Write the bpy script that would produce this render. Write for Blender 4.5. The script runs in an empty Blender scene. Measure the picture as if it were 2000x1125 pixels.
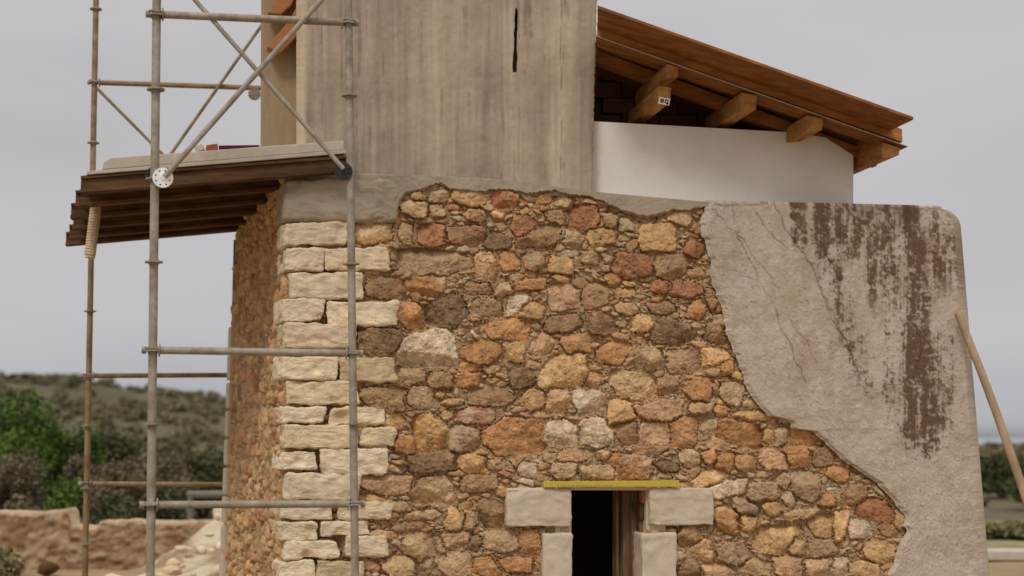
import bpy, bmesh, math, random
import numpy as np
from mathutils import Vector, Matrix, noise as mnoise
S = bpy.context.scene
COL = S.collection
random.seed(7); rng = np.random.default_rng(11)

# ------------------------------------------------------------------ camera
F = 2500.0; HOR = 852.0
TH = math.atan((HOR-562.5)/F)
CAM = np.array([0.0, 0.0, 1.7])
cam = bpy.data.cameras.new('camera'); co = bpy.data.objects.new('camera', cam); COL.objects.link(co)
co.location = CAM; co.rotation_euler = (math.pi/2+TH, 0, 0)
cam.sensor_width = 36; cam.lens = 36*F/2000; cam.clip_end = 20000; cam.clip_start = 0.1
cam.dof.use_dof = True; cam.dof.focus_distance = 8.8; cam.dof.aperture_fstop = 1.1
S.camera = co
# ------------------------------------------------------------------ world and sun (overcast)
W = bpy.data.worlds.new('World'); S.world = W; W.use_nodes = True
wt = W.node_tree; wt.nodes.clear()
def wn(t, **k):
    n = wt.nodes.new(t)
    for a, b in k.items(): setattr(n, a, b)
    return n
SUN_EL, SUN_AZ = math.radians(48), math.radians(-20)     # azimuth measured at the wall, sun behind the camera
wo = wn('ShaderNodeOutputWorld'); bg = wn('ShaderNodeBackground'); bg.inputs[1].default_value = 1.0
sky = wn('ShaderNodeTexSky', sky_type='NISHITA', sun_disc=False)
sky.sun_elevation = SUN_EL; sky.sun_rotation = math.pi+SUN_AZ; sky.dust_density = 6
tc = wn('ShaderNodeTexCoord'); sp = wn('ShaderNodeSeparateXYZ'); wt.links.new(tc.outputs['Generated'], sp.inputs[0])
ramp = wn('ShaderNodeValToRGB'); cr = ramp.color_ramp
cr.elements[0].position = 0.0; cr.elements[0].color = (.13,.11,.09,1)
cr.elements[1].position = 0.495; cr.elements[1].color = (.13,.11,.09,1)
for p, c in ((.505,(.43,.45,.48)), (.54,(.505,.503,.522)), (.60,(.508,.50,.512)), (.66,(.53,.52,.532)), (.78,(.72,.71,.71)), (1.0,(1.12,1.08,1.04))):
    e = cr.elements.new(p); e.color = (*c, 1)
mr = wn('ShaderNodeMapRange'); mr.inputs[1].default_value = -1; mr.inputs[2].default_value = 1
wt.links.new(sp.outputs[2], mr.inputs[0]); wt.links.new(mr.outputs[0], ramp.inputs[0])
nz = wn('ShaderNodeTexNoise'); nz.inputs['Scale'].default_value = 2.2; nz.inputs['Detail'].default_value = 3
mp = wn('ShaderNodeMapping'); mp.inputs['Scale'].default_value = (1, 1, 3.5)
wt.links.new(tc.outputs['Generated'], mp.inputs[0]); wt.links.new(mp.outputs[0], nz.inputs[0])
m2 = wn('ShaderNodeMapRange'); m2.inputs[1].default_value = .3; m2.inputs[2].default_value = .7; m2.inputs[3].default_value = .90; m2.inputs[4].default_value = 1.08
wt.links.new(nz.outputs[0], m2.inputs[0])
mx = wn('ShaderNodeVectorMath', operation='SCALE'); wt.links.new(ramp.outputs[0], mx.inputs[0]); wt.links.new(m2.outputs[0], mx.inputs['Scale'])
hs = wn('ShaderNodeHueSaturation'); hs.inputs['Saturation'].default_value = .25; hs.inputs['Value'].default_value = .004
wt.links.new(sky.outputs[0], hs.inputs['Color'])
ad = wn('ShaderNodeVectorMath', operation='ADD'); wt.links.new(mx.outputs[0], ad.inputs[0]); wt.links.new(hs.outputs[0], ad.inputs[1])
wt.links.new(ad.outputs[0], bg.inputs[0]); wt.links.new(bg.outputs[0], wo.inputs[0])
sl = bpy.data.lights.new('sun', 'SUN'); so = bpy.data.objects.new('sun', sl); COL.objects.link(so)
sl.energy = 1.35; sl.angle = math.radians(14); sl.color = (1, .95, .87)
d = Vector((math.sin(SUN_AZ)*math.cos(SUN_EL), -math.cos(SUN_AZ)*math.cos(SUN_EL), math.sin(SUN_EL)))
so.rotation_euler = d.to_track_quat('Z', 'Y').to_euler()
S.view_settings.view_transform = 'Standard'; S.view_settings.look = 'None'; S.view_settings.exposure = 0

# ------------------------------------------------------------------ helpers
def lin(r, g, b, k=1.0):
    f = lambda c: ((c/255)/12.92 if c/255 <= .04045 else (((c/255)+.055)/1.055)**2.4)*k
    return np.array([f(r), f(g), f(b)])
T_ = rng.random((256, 256))
def vn(x, y, s=0):
    x = x+s*37.17; y = y+s*91.73
    xi = np.floor(x).astype(int); yi = np.floor(y).astype(int); fx = x-xi; fy = y-yi
    fx = fx*fx*(3-2*fx); fy = fy*fy*(3-2*fy)
    a = T_[xi % 256, yi % 256]; b = T_[(xi+1) % 256, yi % 256]; c = T_[xi % 256, (yi+1) % 256]; e = T_[(xi+1) % 256, (yi+1) % 256]
    return (a*(1-fx)+b*fx)*(1-fy)+(c*(1-fx)+e*fx)*fy
def fbm(x, y, s=0, o=4):
    t = 0; a = .5; n = 0
    for i in range(o):
        t = t+a*vn(x*2**i, y*2**i, s+i*1.7); n += a; a *= .55
    return t/n
ct, st = math.cos(TH), math.sin(TH)
def rays(X, Y):
    X = np.asarray(X, float); Y = np.asarray(Y, float)
    a = (X-1000)/F; b = (562.5-Y)/F
    return np.stack([a, ct-b*st, st+b*ct], -1)
AN = math.radians(11.5)
U = np.array([math.cos(AN), math.sin(AN), 0]); N = np.array([-math.sin(AN), math.cos(AN), 0])   # along wall, into wall
SD = np.array([-.374, 1, 0]); SD /= np.linalg.norm(SD); NS = np.array([-SD[1], SD[0], 0])     # side wall direction, its outward normal
Zv = np.array([0, 0, 1.0])
r0 = rays(550, HOR); A = CAM+r0*(8.5/r0[1]); A[2] = 0
def at(X, Y, d=0.0):                       # measured point on the vertical plane d metres behind the front wall face
    r = rays(X, Y); d = np.asarray(d, float)
    t = (np.dot(A-CAM, N)+d)/(r@N)
    return CAM+r*t[..., None]
def dep(X, Y, depth):                      # measured point at a distance
    r = rays(X, Y); return CAM+r*(np.asarray(depth)/r[..., 1])[..., None]

def mk(name, V, Fc, m, parent=None, col=None, smooth=True, mi=None):
    me = bpy.data.meshes.new(name)
    V = np.asarray(V, float)
    off = np.array(parent.location) if parent else np.zeros(3)
    if parent and parent.parent: off = off+np.array(parent.parent.location)
    if isinstance(Fc, np.ndarray):
        n, k = Fc.shape
        me.vertices.add(len(V)); me.vertices.foreach_set('co', (V-off).astype(np.float32).ravel())
        me.loops.add(n*k); me.loops.foreach_set('vertex_index', Fc.astype(np.int32).ravel())
        me.polygons.add(n); me.polygons.foreach_set('loop_start', np.arange(0, n*k, k, dtype=np.int32))
        me.update(calc_edges=True); me.validate()
    else:
        me.from_pydata([tuple(v) for v in V-off], [], Fc)
    for q in (m if isinstance(m, list) else [m]): me.materials.append(q)
    if mi is not None: me.polygons.foreach_set('material_index', np.asarray(mi, np.int32))
    me.polygons.foreach_set('use_smooth', [smooth]*len(me.polygons))
    if col is not None:
        c4 = np.ones((len(V), 4), np.float32); c4[:, :3] = col
        at_ = me.color_attributes.new('tint', 'FLOAT_COLOR', 'POINT'); at_.data.foreach_set('color', c4.ravel())
    o = bpy.data.objects.new(name, me); COL.objects.link(o)
    if parent: o.parent = parent
    return o
def tag(o, label=None, cat=None, group=None, kind=None):
    if label: o['label'] = label
    if cat: o['category'] = cat
    if group: o['group'] = group
    if kind: o['kind'] = kind
    return o
def empty(name, loc, label, cat, group=None):
    o = bpy.data.objects.new(name, None); COL.objects.link(o); o.location = tuple(loc); o.empty_display_size = .2
    return tag(o, label, cat, group)
def gridf(nr, nc, keep=None):
    i = np.arange(nr*nc).reshape(nr, nc)
    f = np.stack([i[:-1, :-1], i[1:, :-1], i[1:, 1:], i[:-1, 1:]], -1).reshape(-1, 4)
    return f if keep is None else f[keep.ravel()]

def mat(name, rgb=(.5, .5, .5), attr=False, var=.15, scale=8, stretch=(1, 1, 1), bump=.3, bscale=60, rough=.92, metal=0.0, rgb2=None, bdist=.01, speck=0):
    m = bpy.data.materials.new(name); m.use_nodes = True; t = m.node_tree; n = t.nodes; l = t.links
    b = n['Principled BSDF']; b.inputs['Roughness'].default_value = rough; b.inputs['Metallic'].default_value = metal
    b.inputs['Specular IOR Level'].default_value = .25
    tc = n.new('ShaderNodeTexCoord'); mp = n.new('ShaderNodeMapping'); mp.inputs['Scale'].default_value = stretch
    l.new(tc.outputs['Object'], mp.inputs[0])
    n1 = n.new('ShaderNodeTexNoise'); n1.inputs['Scale'].default_value = scale; n1.inputs['Detail'].default_value = 7; n1.inputs['Roughness'].default_value = .65
    l.new(mp.outputs[0], n1.inputs[0])
    r = n.new('ShaderNodeMapRange'); r.inputs[1].default_value = .28; r.inputs[2].default_value = .72
    r.inputs[3].default_value = 1-var; r.inputs[4].default_value = 1+var; l.new(n1.outputs[0], r.inputs[0])
    if attr: s = n.new('ShaderNodeAttribute'); s.attribute_name = 'tint'; src = s.outputs['Color']
    elif rgb2 is not None:
        nn = n.new('ShaderNodeTexNoise'); nn.inputs['Scale'].default_value = scale*.35; nn.inputs['Detail'].default_value = 5
        l.new(mp.outputs[0], nn.inputs[0])
        cr = n.new('ShaderNodeValToRGB'); cr.color_ramp.elements[0].position = .38; cr.color_ramp.elements[1].position = .62
        cr.color_ramp.elements[0].color = (*rgb, 1); cr.color_ramp.elements[1].color = (*rgb2, 1)
        l.new(nn.outputs[0], cr.inputs[0]); src = cr.outputs[0]
    else: s = n.new('ShaderNodeRGB'); s.outputs[0].default_value = (*rgb, 1); src = s.outputs[0]
    v = n.new('ShaderNodeVectorMath'); v.operation = 'SCALE'; l.new(src, v.inputs[0]); l.new(r.outputs[0], v.inputs['Scale'])
    last = v.outputs[0]
    n2 = n.new('ShaderNodeTexNoise'); n2.inputs['Scale'].default_value = bscale; n2.inputs['Detail'].default_value = 6; n2.inputs['Roughness'].default_value = .7
    l.new(mp.outputs[0] if stretch != (1, 1, 1) else tc.outputs['Object'], n2.inputs[0])
    if speck:
        n3 = n.new('ShaderNodeTexNoise'); n3.inputs['Scale'].default_value = 170; n3.inputs['Detail'].default_value = 3; l.new(tc.outputs['Object'], n3.inputs[0])
        r3 = n.new('ShaderNodeMapRange'); r3.inputs[1].default_value = .3; r3.inputs[2].default_value = .7; r3.inputs[3].default_value = 1-speck; r3.inputs[4].default_value = 1+speck
        l.new(n3.outputs[0], r3.inputs[0]); v3 = n.new('ShaderNodeVectorMath'); v3.operation = 'SCALE'; l.new(last, v3.inputs[0]); l.new(r3.outputs[0], v3.inputs['Scale']); last = v3.outputs[0]
    l.new(last, b.inputs['Base Color'])
    bp = n.new('ShaderNodeBump'); bp.inputs['Strength'].default_value = bump; bp.inputs['Distance'].default_value = bdist
    l.new(n2.outputs[0], bp.inputs['Height']); l.new(bp.outputs[0], b.inputs['Normal'])
    return m
K = 1.55
M = dict(
    stone=mat('rubble stone', attr=True, var=.2, scale=26, bump=.6, bscale=70, bdist=.012, speck=.2),
    block=mat('limestone block', attr=True, var=.16, scale=16, bump=.8, bscale=70, bdist=.012, speck=.14),
    render=mat('old lime render', attr=True, var=.10, scale=16, bump=.55, bscale=75, bdist=.01, speck=.16),
    cement=mat('grey cement', tuple(lin(142,130,113)*1.38), var=.13, scale=7, bump=.5, bscale=45, bdist=.012, speck=.08),
    concrete=mat('board marked concrete', attr=True, var=.05, scale=6, stretch=(1.5, 1.5, .5), bump=.35, bscale=45, bdist=.01, speck=.10),
    concrete2=mat('raw concrete', tuple(lin(140,122,98)*1.3), var=.14, scale=4, stretch=(5, 5, .7), bump=.4, bscale=20, speck=.1),
    dressed=mat('dressed concrete block', tuple(lin(178,163,143)*1.33), var=.07, scale=8, bump=.45, bscale=110, bdist=.008, speck=.12),
    white=mat('white board wall', tuple(lin(184,181,176)*1.6), var=.07, scale=3, bump=.3, bscale=40, bdist=.006, speck=.05),
    wood=mat('orange brown timber', tuple(lin(156,104,54)*1.2), rgb2=tuple(lin(130,82,42)*1.2), var=.2, scale=9, stretch=(1, 1, 7), bump=.2, bscale=14, rough=.7),
    purl=mat('planed timber', tuple(lin(172,126,74)*1.15), rgb2=tuple(lin(150,104,58)*1.1), var=.16, scale=9, stretch=(6, 1, 6), bump=.2, bscale=20, rough=.75),
    woodd=mat('brown soffit board', tuple(lin(140,92,46)*1.2), rgb2=tuple(lin(116,75,38)*1.1), var=.2, scale=10, stretch=(1, 5, 5), bump=.2, bscale=14, rough=.75),
    joist=mat('weathered joist timber', tuple(lin(112,82,54)*.8), rgb2=tuple(lin(88,62,40)*.7), var=.25, scale=7, stretch=(1.2, 4, 8), bump=.3, bscale=16, rough=.85),
    orange=mat('fresh formwork timber', tuple(lin(165,112,68)*1.0), var=.15, scale=8, stretch=(1, 1, 3), bump=.2, bscale=20, rough=.7),
    slab=mat('pale slab concrete', tuple(lin(160,150,136)*1.4), var=.12, scale=10, bump=.4, bscale=70, bdist=.008, speck=.1),
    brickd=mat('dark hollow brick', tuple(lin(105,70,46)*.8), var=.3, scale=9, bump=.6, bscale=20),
    brick=mat('broken terracotta', tuple(lin(150,84,54)*1.0), var=.2, scale=20, bump=.5, bscale=60),
    steel=mat('galvanised steel', tuple(lin(152,144,132)*1.15), rgb2=tuple(lin(134,122,104)*1.15), var=.25, scale=24, bump=.25, bscale=90, bdist=.003, rough=.6, metal=.12, speck=.12),
    rust=mat('rusty steel', tuple(lin(142,122,92)*1.2), rgb2=tuple(lin(122,100,70)*1.15), var=.25, scale=20, bump=.25, bscale=90, bdist=.003, rough=.7, metal=.2, speck=.1),
    zinc=mat('bright zinc plate', tuple(lin(195,200,208)*1.9), var=.06, scale=20, bump=.1, bscale=60, rough=.45, metal=.2),
    black=mat('dark painted plate', tuple(lin(58,58,60)), var=.3, scale=40, bump=.2, bscale=80, rough=.6),
    hole=mat('bolt hole', (.01, .01, .01), var=.1, rough=.9),
    door=mat('old door timber', tuple(lin(125,98,72)*1.2), rgb2=tuple(lin(100,74,50)*1.2), var=.2, scale=9, stretch=(8, 8, 1), bump=.4, bscale=18),
    yellow=mat('yellow painted level', tuple(lin(190,164,64)*1.1), var=.12, scale=30, bump=.2, bscale=60, rough=.6),
    paper=mat('white paper', tuple(lin(220,215,205)), var=.03), ink=mat('black ink', (.02, .02, .02), var=.05),
    pole=mat('weathered round pole', tuple(lin(158,136,110)*1.25), rgb2=tuple(lin(140,118,92)*1.2), var=.15, scale=9, stretch=(4, 4, 1), bump=.4, bscale=30),
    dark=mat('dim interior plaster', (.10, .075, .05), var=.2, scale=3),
    sleeve=mat('plastered sleeve', tuple(lin(175,158,130)*1.4), var=.2, scale=30, bump=.6, bscale=60),
)

class MB:                                    # collects shapes into one mesh
    def __init__(s): s.v = []; s.f = []; s.mi = []
    def add(s, V, Fs, mi=0):
        o = len(s.v); s.v += [tuple(x) for x in V]
        for f in Fs: s.f.append([i+o for i in f]); s.mi.append(mi)
    def hexa(s, P, mi=0):                    # 8 points: front 4 then back 4
        s.add(P, [(0,1,2,3), (7,6,5,4), (0,4,5,1), (1,5,6,2), (2,6,7,3), (3,7,4,0)], mi)
    def prism(s, front, vec, mi=0):
        front = [np.array(p) for p in front]; n = len(front); b = [p+np.array(vec) for p in front]
        s.add(front+b, [list(range(n)), list(range(2*n-1, n-1, -1))]+[(i, i+n, (i+1) % n+n, (i+1) % n) for i in range(n)], mi)
    def tube(s, p, q, r, r2=None, n=18, mi=0, caps=True, seg=1):
        p = np.array(p, float); q = np.array(q, float); r2 = r if r2 is None else r2
        d = q-p; L = np.linalg.norm(d); d /= L
        a = np.cross(d, [0, 0, 1.0]) if abs(d[2]) < .9 else np.cross(d, [0, 1.0, 0]); a /= np.linalg.norm(a); b = np.cross(d, a)
        V = []
        for k in range(seg+1):
            t = k/seg; rr = r+(r2-r)*t
            for i in range(n):
                w = 2*math.pi*i/n; V.append(p+d*L*t+(a*math.cos(w)+b*math.sin(w))*rr)
        Fs = [(k*n+i, k*n+(i+1) % n, (k+1)*n+(i+1) % n, (k+1)*n+i) for k in range(seg) for i in range(n)]
        if caps: Fs += [list(range(n-1, -1, -1)), list(range(seg*n, seg*n+n))]
        s.add(V, Fs, mi)
    def build(s, name, m, parent=None, smooth=False, bevel=0):
        o = mk(name, s.v, s.f, m, parent, smooth=smooth, mi=s.mi if isinstance(m, list) else None)
        bm = bmesh.new(); bm.from_mesh(o.data); bmesh.ops.recalc_face_normals(bm, faces=bm.faces); 
        if bevel: bmesh.ops.bevel(bm, geom=list(bm.edges), offset=bevel, segments=2, affect='EDGES', profile=.6)
        bm.to_mesh(o.data); bm.free()
        if smooth:
            o.data.set_sharp_from_angle(angle=math.radians(40))
        return o
def pbox(px, d0, d1, name=None, m=None, parent=None, bevel=0, vec=None):   # px: polygon in the front plane d0, extruded to d1
    b = MB(); P = [at(x, y, d0) for x, y in px]
    b.prism(P, (N*(d1-d0)) if vec is None else vec)
    return b.build(name, m, parent, bevel=bevel) if name else b

# rounded, roughened block from a measured rectangle
def block(name, x0, y0, x1, y1, d0, depth, m, parent, col=None, back=None, rad=.018, rough=.006, jit=4, n=18, seed=0, label=None, quad=None):
    R = random.Random(seed*13+int(x0*7+y0)); back = N if back is None else back
    q = quad or [(x0+R.uniform(-jit, jit)*.6, y0+R.uniform(-jit, jit)*.5), (x1+R.uniform(-jit, jit), y0+R.uniform(-jit, jit)*.5), (x1+R.uniform(-jit, jit), y1+R.uniform(-jit, jit)*.5), (x0+R.uniform(-jit, jit)*.6, y1+R.uniform(-jit, jit)*.5)]
    P = [at(x, y, d0) for x, y in q]
    hx = np.linalg.norm(P[1]-P[0])/2; hy = np.linalg.norm(P[3]-P[0])/2; h = np.array([hx, hy, depth/2]); rad = min(rad, hx*.8, hy*.8)
    g = np.linspace(-1, 1, n); V = []; Fq = []
    g = np.sign(g)*np.abs(g)**.75
    a, b = np.meshgrid(g, g)
    for ax in range(3):
        for sg in (-1, 1):
            if ax == 2 and sg == 1: continue
            c = np.full_like(a, sg); L = [a, b]; L.insert(ax, c)
            p = np.stack(L, -1).reshape(-1, 3); o = len(V)*n*n; V.append(p)
            Fq.append(gridf(n, n)+o)
    V = np.concatenate(V)*h; Fq = np.concatenate(Fq)
    inner = np.clip(V, -(h-rad), h-rad); dlt = V-inner; L = np.linalg.norm(dlt, axis=1, keepdims=True); L[L == 0] = 1
    nrm = dlt/L; V2 = inner+nrm*rad
    outer = V/np.maximum(np.abs(V/h).max(1, keepdims=True), 1e-6)
    sd = R.random()*50
    disp = np.array([mnoise.fractal(Vector((p[0]*11+sd, p[1]*14, p[2]*11)), .62, 2.2, 5)-1.5*max(0, mnoise.noise(Vector((p[0]*8+sd, p[1]*8+3, p[2]*8)))-.32)*4+.55*mnoise.noise(Vector((p[0]*4-sd, p[1]*5, p[2]*5)))*1.6 for p in V2])
    s = V2/h; fa = (s[:, 0:1]+1)/2; fb = (s[:, 1:2]+1)/2
    W3 = (P[0]*(1-fa)+P[1]*fa)*(1-fb)+(P[3]*(1-fa)+P[2]*fa)*fb+((s[:, 2:3]+1)/2)*depth*back
    cen = W3.mean(0); dr = nrm[:, 0:1]*(P[1]-P[0])/(2*hx)+nrm[:, 1:2]*(P[3]-P[0])/(2*hy)+nrm[:, 2:3]*back
    W3 = W3+dr*disp[:, None]*rough*1.6
    if col is not None:
        c = np.array(col); nn = np.array([mnoise.fractal(Vector((p[0]*13+sd, p[1]*16, p[2]*13)), .9, 2, 3) for p in V2])
        c = c[None]*(1+.16*np.clip(nn, -1, 1))[:, None]*np.array([1, 1, 1])
        c = c*(1-.10*np.clip(nn, 0, 1)[:, None]*np.array([0, .4, 1]))
    else: c = None
    o = mk(name, W3, Fq, m, parent, col=c)
    bm = bmesh.new(); bm.from_mesh(o.data); bmesh.ops.remove_doubles(bm, verts=bm.verts, dist=.0006); bmesh.ops.recalc_face_normals(bm, faces=bm.faces); bm.to_mesh(o.data); bm.free()
    if label: o['label'] = label
    return o

# ------------------------------------------------------------------ ground, hill, sea
def smooth(t): t = np.clip(t, 0, 1); return t*t*(3-2*t)
def terr(x, y):
    X = 1000+F*x/np.maximum(y, 1)
    zr = np.interp(X, [-800, -300, 0, 170, 300, 445, 700, 1100, 1500, 3000], [9.9, 8.9, 7.6, 7.2, 6.4, 5.4, 4.2, 2.0, 0, 0])
    up = smooth((y-30)/115); dn = 1-smooth((y-150)/110)
    z = zr*np.where(y < 150, up, dn)
    z = z+(fbm(x*.08, y*.08, 3)-.5)*1.1*smooth((y-30)/60)*(y < 262)*np.clip(zr/5, .05, 1)
    return z+(fbm(x*.7, y*.7, 5)-.5)*.10*smooth((y-9)/4)-.02-smooth((y-268)/10)*22
ys = np.concatenate([np.linspace(-60, 4, 12), np.linspace(5, 30, 90), np.linspace(30.5, 170, 180), np.linspace(172, 282, 50)])
xs = np.concatenate([np.linspace(-160, -40, 60), np.linspace(-39, 30, 200), np.linspace(31, 150, 60)])
gx, gy = np.meshgrid(xs, ys); gz = terr(gx, gy)
sc = fbm(gx*.25, gy*.12, 8, 5); s2 = fbm(gx*.9, gy*.5, 9, 4)
scrub = lin(98,92,70)*.95; scrub2 = lin(86,84,58)*.95; dry = lin(110,102,78)*.95; soil = lin(158,134,104)*1.0
cc = scrub+(scrub2-scrub)*smooth((sc-.42)/.16)[..., None]; cc = cc+(dry-cc)*(smooth((s2-.56)/.12)*.7)[..., None]
near = (1-smooth((gy-19)/6))[..., None]; cc = cc*(1-near)+(soil*(.75+.5*s2[..., None]))*near
grassy = (smooth((gy-18)/1)*(1-smooth((gy-24)/4))*(gx > 4))[..., None]; cc = cc*(1-grassy)+lin(146,136,102)*1.0*grassy
mground = mat('scrubby ground', attr=True, var=.3, scale=1.2, bump=.6, bscale=4, bdist=.1)
tag(mk('ground', np.stack([gx, gy, gz], -1).reshape(-1, 3), gridf(len(ys), len(xs)), mground, col=cc.reshape(-1, 3)), kind='structure')
msea = mat('sea water', tuple(lin(150,158,166)*1.0), var=.05, scale=.01, bump=.1, bscale=.5, rough=.6)
b = MB(); b.add([(-6000, 270, -18), (6000, 270, -18), (6000, 15000, -18), (-6000, 15000, -18)], [(0, 1, 2, 3)])
tag(b.build('sea', msea), kind='structure')

# ------------------------------------------------------------------ the building
B0 = A+U*2.4+N*1.2; B0[2] = 0
bld = empty('stone_building', B0, 'half-restored rubble stone building with a raw concrete shaft, patchy render and timber eaves', 'building')

PAL = {'T': (176,148,112), 'W': (198,182,156), 'Y': (186,150,102), 'O': (172,122,76), 'R': (150,90,62), 'D': (92,74,56), 'G': (160,138,108), 'P': (178,142,110), 'B': (134,106,76)}
PAL = {k: (lin(*v)*.70+lin(160,130,96)*.30)*1.42 for k, v in PAL.items()}
MORT = lin(154,129,98)*1.30
big = """922,388,74,34,4,Y,4;988,389,50,32,0,R,4;818,384,30,20,8,T,3;856,383,38,30,0,G,3;812,407,52,34,0,T,3;853,412,34,30,0,T,3
1062,389,34,26,0,Y,3;1101,394,34,30,0,T,3;1138,427,58,52,6,R,3;926,420,48,26,0,G,3;972,418,36,14,0,Y,2;1022,442,60,42,-8,R,3;1084,424,42,28,0,B,3
735,456,76,40,0,Y,5;793,457,30,44,0,T,5;845,461,54,42,-3,R,3;908,462,84,38,0,B,3;972,470,52,36,0,D,3;1052,464,82,40,-12,B,3;1120,467,38,40,20,G,3;1172,464,58,32,0,Y,3
1284,466,66,54,0,Y,3;1330,428,52,30,0,T,3;1222,440,34,28,0,G,3;1355,486,38,34,0,R,3;1193,430,28,30,0,G,3;1362,446,28,24,0,B,3
853,511,140,50,0,G,4;948,525,42,58,0,P,3;995,510,46,36,0,O,3;1044,512,44,36,0,G,3;1096,519,50,36,0,Y,3;1152,503,44,26,0,T,3;1234,521,74,48,0,R,4;1312,522,62,50,0,B,3;1188,505,36,22,10,G,3
755,564,78,44,8,B,3;832,558,74,40,4,O,3;930,562,58,30,0,B,3;982,566,40,26,-12,T,3;1034,556,62,26,-8,O,3;1010,593,48,40,-24,W,4;1041,608,54,32,-8,Y,2;1104,580,62,52,0,P,3;1160,578,52,48,0,B,3;1290,560,38,32,25,R,3;1340,565,64,36,-6,R,4;1216,574,44,22,-6,Y,3
803,617,48,50,0,O,3;872,612,86,64,0,D,6;955,602,60,34,0,B,3;1096,632,78,32,-6,B,3;1173,633,54,44,0,D,3;1256,632,50,34,0,Y,3;1316,649,82,46,6,D,4;1398,652,44,34,20,B,3;1362,607,50,36,-30,O,3;1225,606,50,24,0,T,3;1290,600,60,28,0,B,3;1388,585,30,44,20,B,3
985,643,102,40,2,O,6;740,668,76,60,0,D,5;836,678,106,68,0,W,6;942,688,80,46,0,O,4;1006,688,42,42,0,Y,3;1060,672,48,42,0,P,4;1121,670,62,36,0,O,4;1197,690,66,42,0,O,3;1270,701,54,48,0,G,4;1335,702,60,50,0,P,4;1397,698,56,36,0,Y,6;1422,720,26,26,0,O,3
805,733,56,36,0,T,3;857,743,56,34,0,B,3;914,740,54,28,-6,O,3;960,722,36,18,0,T,3;1020,738,56,40,0,D,3;1099,727,88,62,-2,Y,5;1157,745,34,34,0,O,3;1238,752,90,54,0,T,4;1304,752,40,36,0,B,3;1360,760,54,42,0,O,3;1431,769,50,44,0,T,3
750,776,86,50,4,B,4;822,778,60,42,0,G,3;857,770,26,18,0,Y,3;880,786,52,16,-4,T,3;962,776,92,36,0,B,3;1042,779,50,40,0,Y,3;1092,782,50,44,0,P,3;1152,781,66,46,0,W,4;1215,804,50,48,0,Y,5;1290,803,98,44,0,P,5;1370,797,48,26,0,T,3;1468,813,96,24,3,Y,5;1410,800,36,24,0,O,3
868,812,38,20,0,T,3;928,810,76,32,3,R,5;1000,851,116,70,-6,O,4;840,843,66,78,0,Y,3;905,859,60,52,0,G,3;790,868,40,40,0,O,3;1095,846,68,48,0,W,3;1165,847,62,62,0,W,3;1222,845,44,42,0,B,3;1275,859,60,62,0,P,3;1335,842,60,56,0,O,3;1386,834,34,38,0,G,3;1447,846,86,52,4,O,4;1500,851,28,34,0,Y,3;1527,853,36,38,0,G,3;1570,850,52,44,0,O,4
845,902,94,40,0,D,4;920,905,62,38,0,Y,4;975,908,52,24,3,P,4;1125,889,66,28,-4,P,5;1178,888,32,22,0,T,3;1236,912,92,50,0,O,4;1102,920,50,34,0,G,3;1166,922,70,30,0,G,5;1348,895,42,36,0,G,3;1385,893,34,30,0,O,3;1415,905,40,36,0,O,3;1300,910,56,22,0,D,3;1458,907,48,30,10,Y,3;1508,897,62,38,6,P,3;1560,893,60,44,0,O,3;1608,890,50,40,0,B,3
758,948,110,38,0,P,5;845,956,88,50,0,T,4;935,945,70,34,-10,B,3;1424,955,80,34,-4,W,3;1490,962,66,40,0,G,3;1574,948,54,58,0,G,3;1616,978,40,26,0,O,3;1540,975,30,30,20,W,3;1634,925,50,30,10,O,3;1384,935,70,26,-20,Y,3
830,1006,78,20,-3,T,4;885,1016,38,50,8,Y,3;921,1018,26,40,0,G,3;961,1004,52,54,0,B,4;1452,990,64,30,4,G,3;1508,992,44,32,0,Y,3;1458,1021,42,32,0,Y,2;1420,1012,50,62,-25,O,3;1520,1056,92,56,-4,Y,3;1602,1027,50,48,0,Y,4;1641,1030,32,66,8,Y,3;1680,1033,46,38,0,W,4;1704,997,78,42,8,R,4;1758,1012,26,44,0,Y,3;1668,968,46,40,0,B,3;1565,1004,70,22,-4,T,3
980,1058,76,44,0,G,6;1036,1057,46,50,0,O,4;1374,1076,56,40,0,P,4;1424,1082,76,44,-6,G,3;1556,1062,36,40,0,T,3;1608,1073,64,36,0,G,3;1716,1078,58,46,-8,Y,4;1478,1109,68,32,0,T,4;1540,1106,64,42,0,P,4;1596,1106,56,42,0,T,4;1640,1108,36,40,0,W,3;1690,1112,64,32,0,T,4;1346,1047,50,44,15,B,3;1404,1118,70,34,0,P,3;1350,1112,50,40,0,B,4
812,1068,62,54,10,T,3;858,1066,20,52,-20,T,4;890,1056,60,38,0,P,3;926,1060,34,32,0,D,3;780,1105,62,44,0,T,4;832,1108,36,38,0,G,3;890,1106,68,46,0,T,4;950,1108,56,38,0,O,4;1006,1102,82,32,0,O,5;1049,1105,15,28,0,T,4;795,1030,70,20,-5,P,4;780,990,50,26,0,T,3"""
STEP = 1.55
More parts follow.
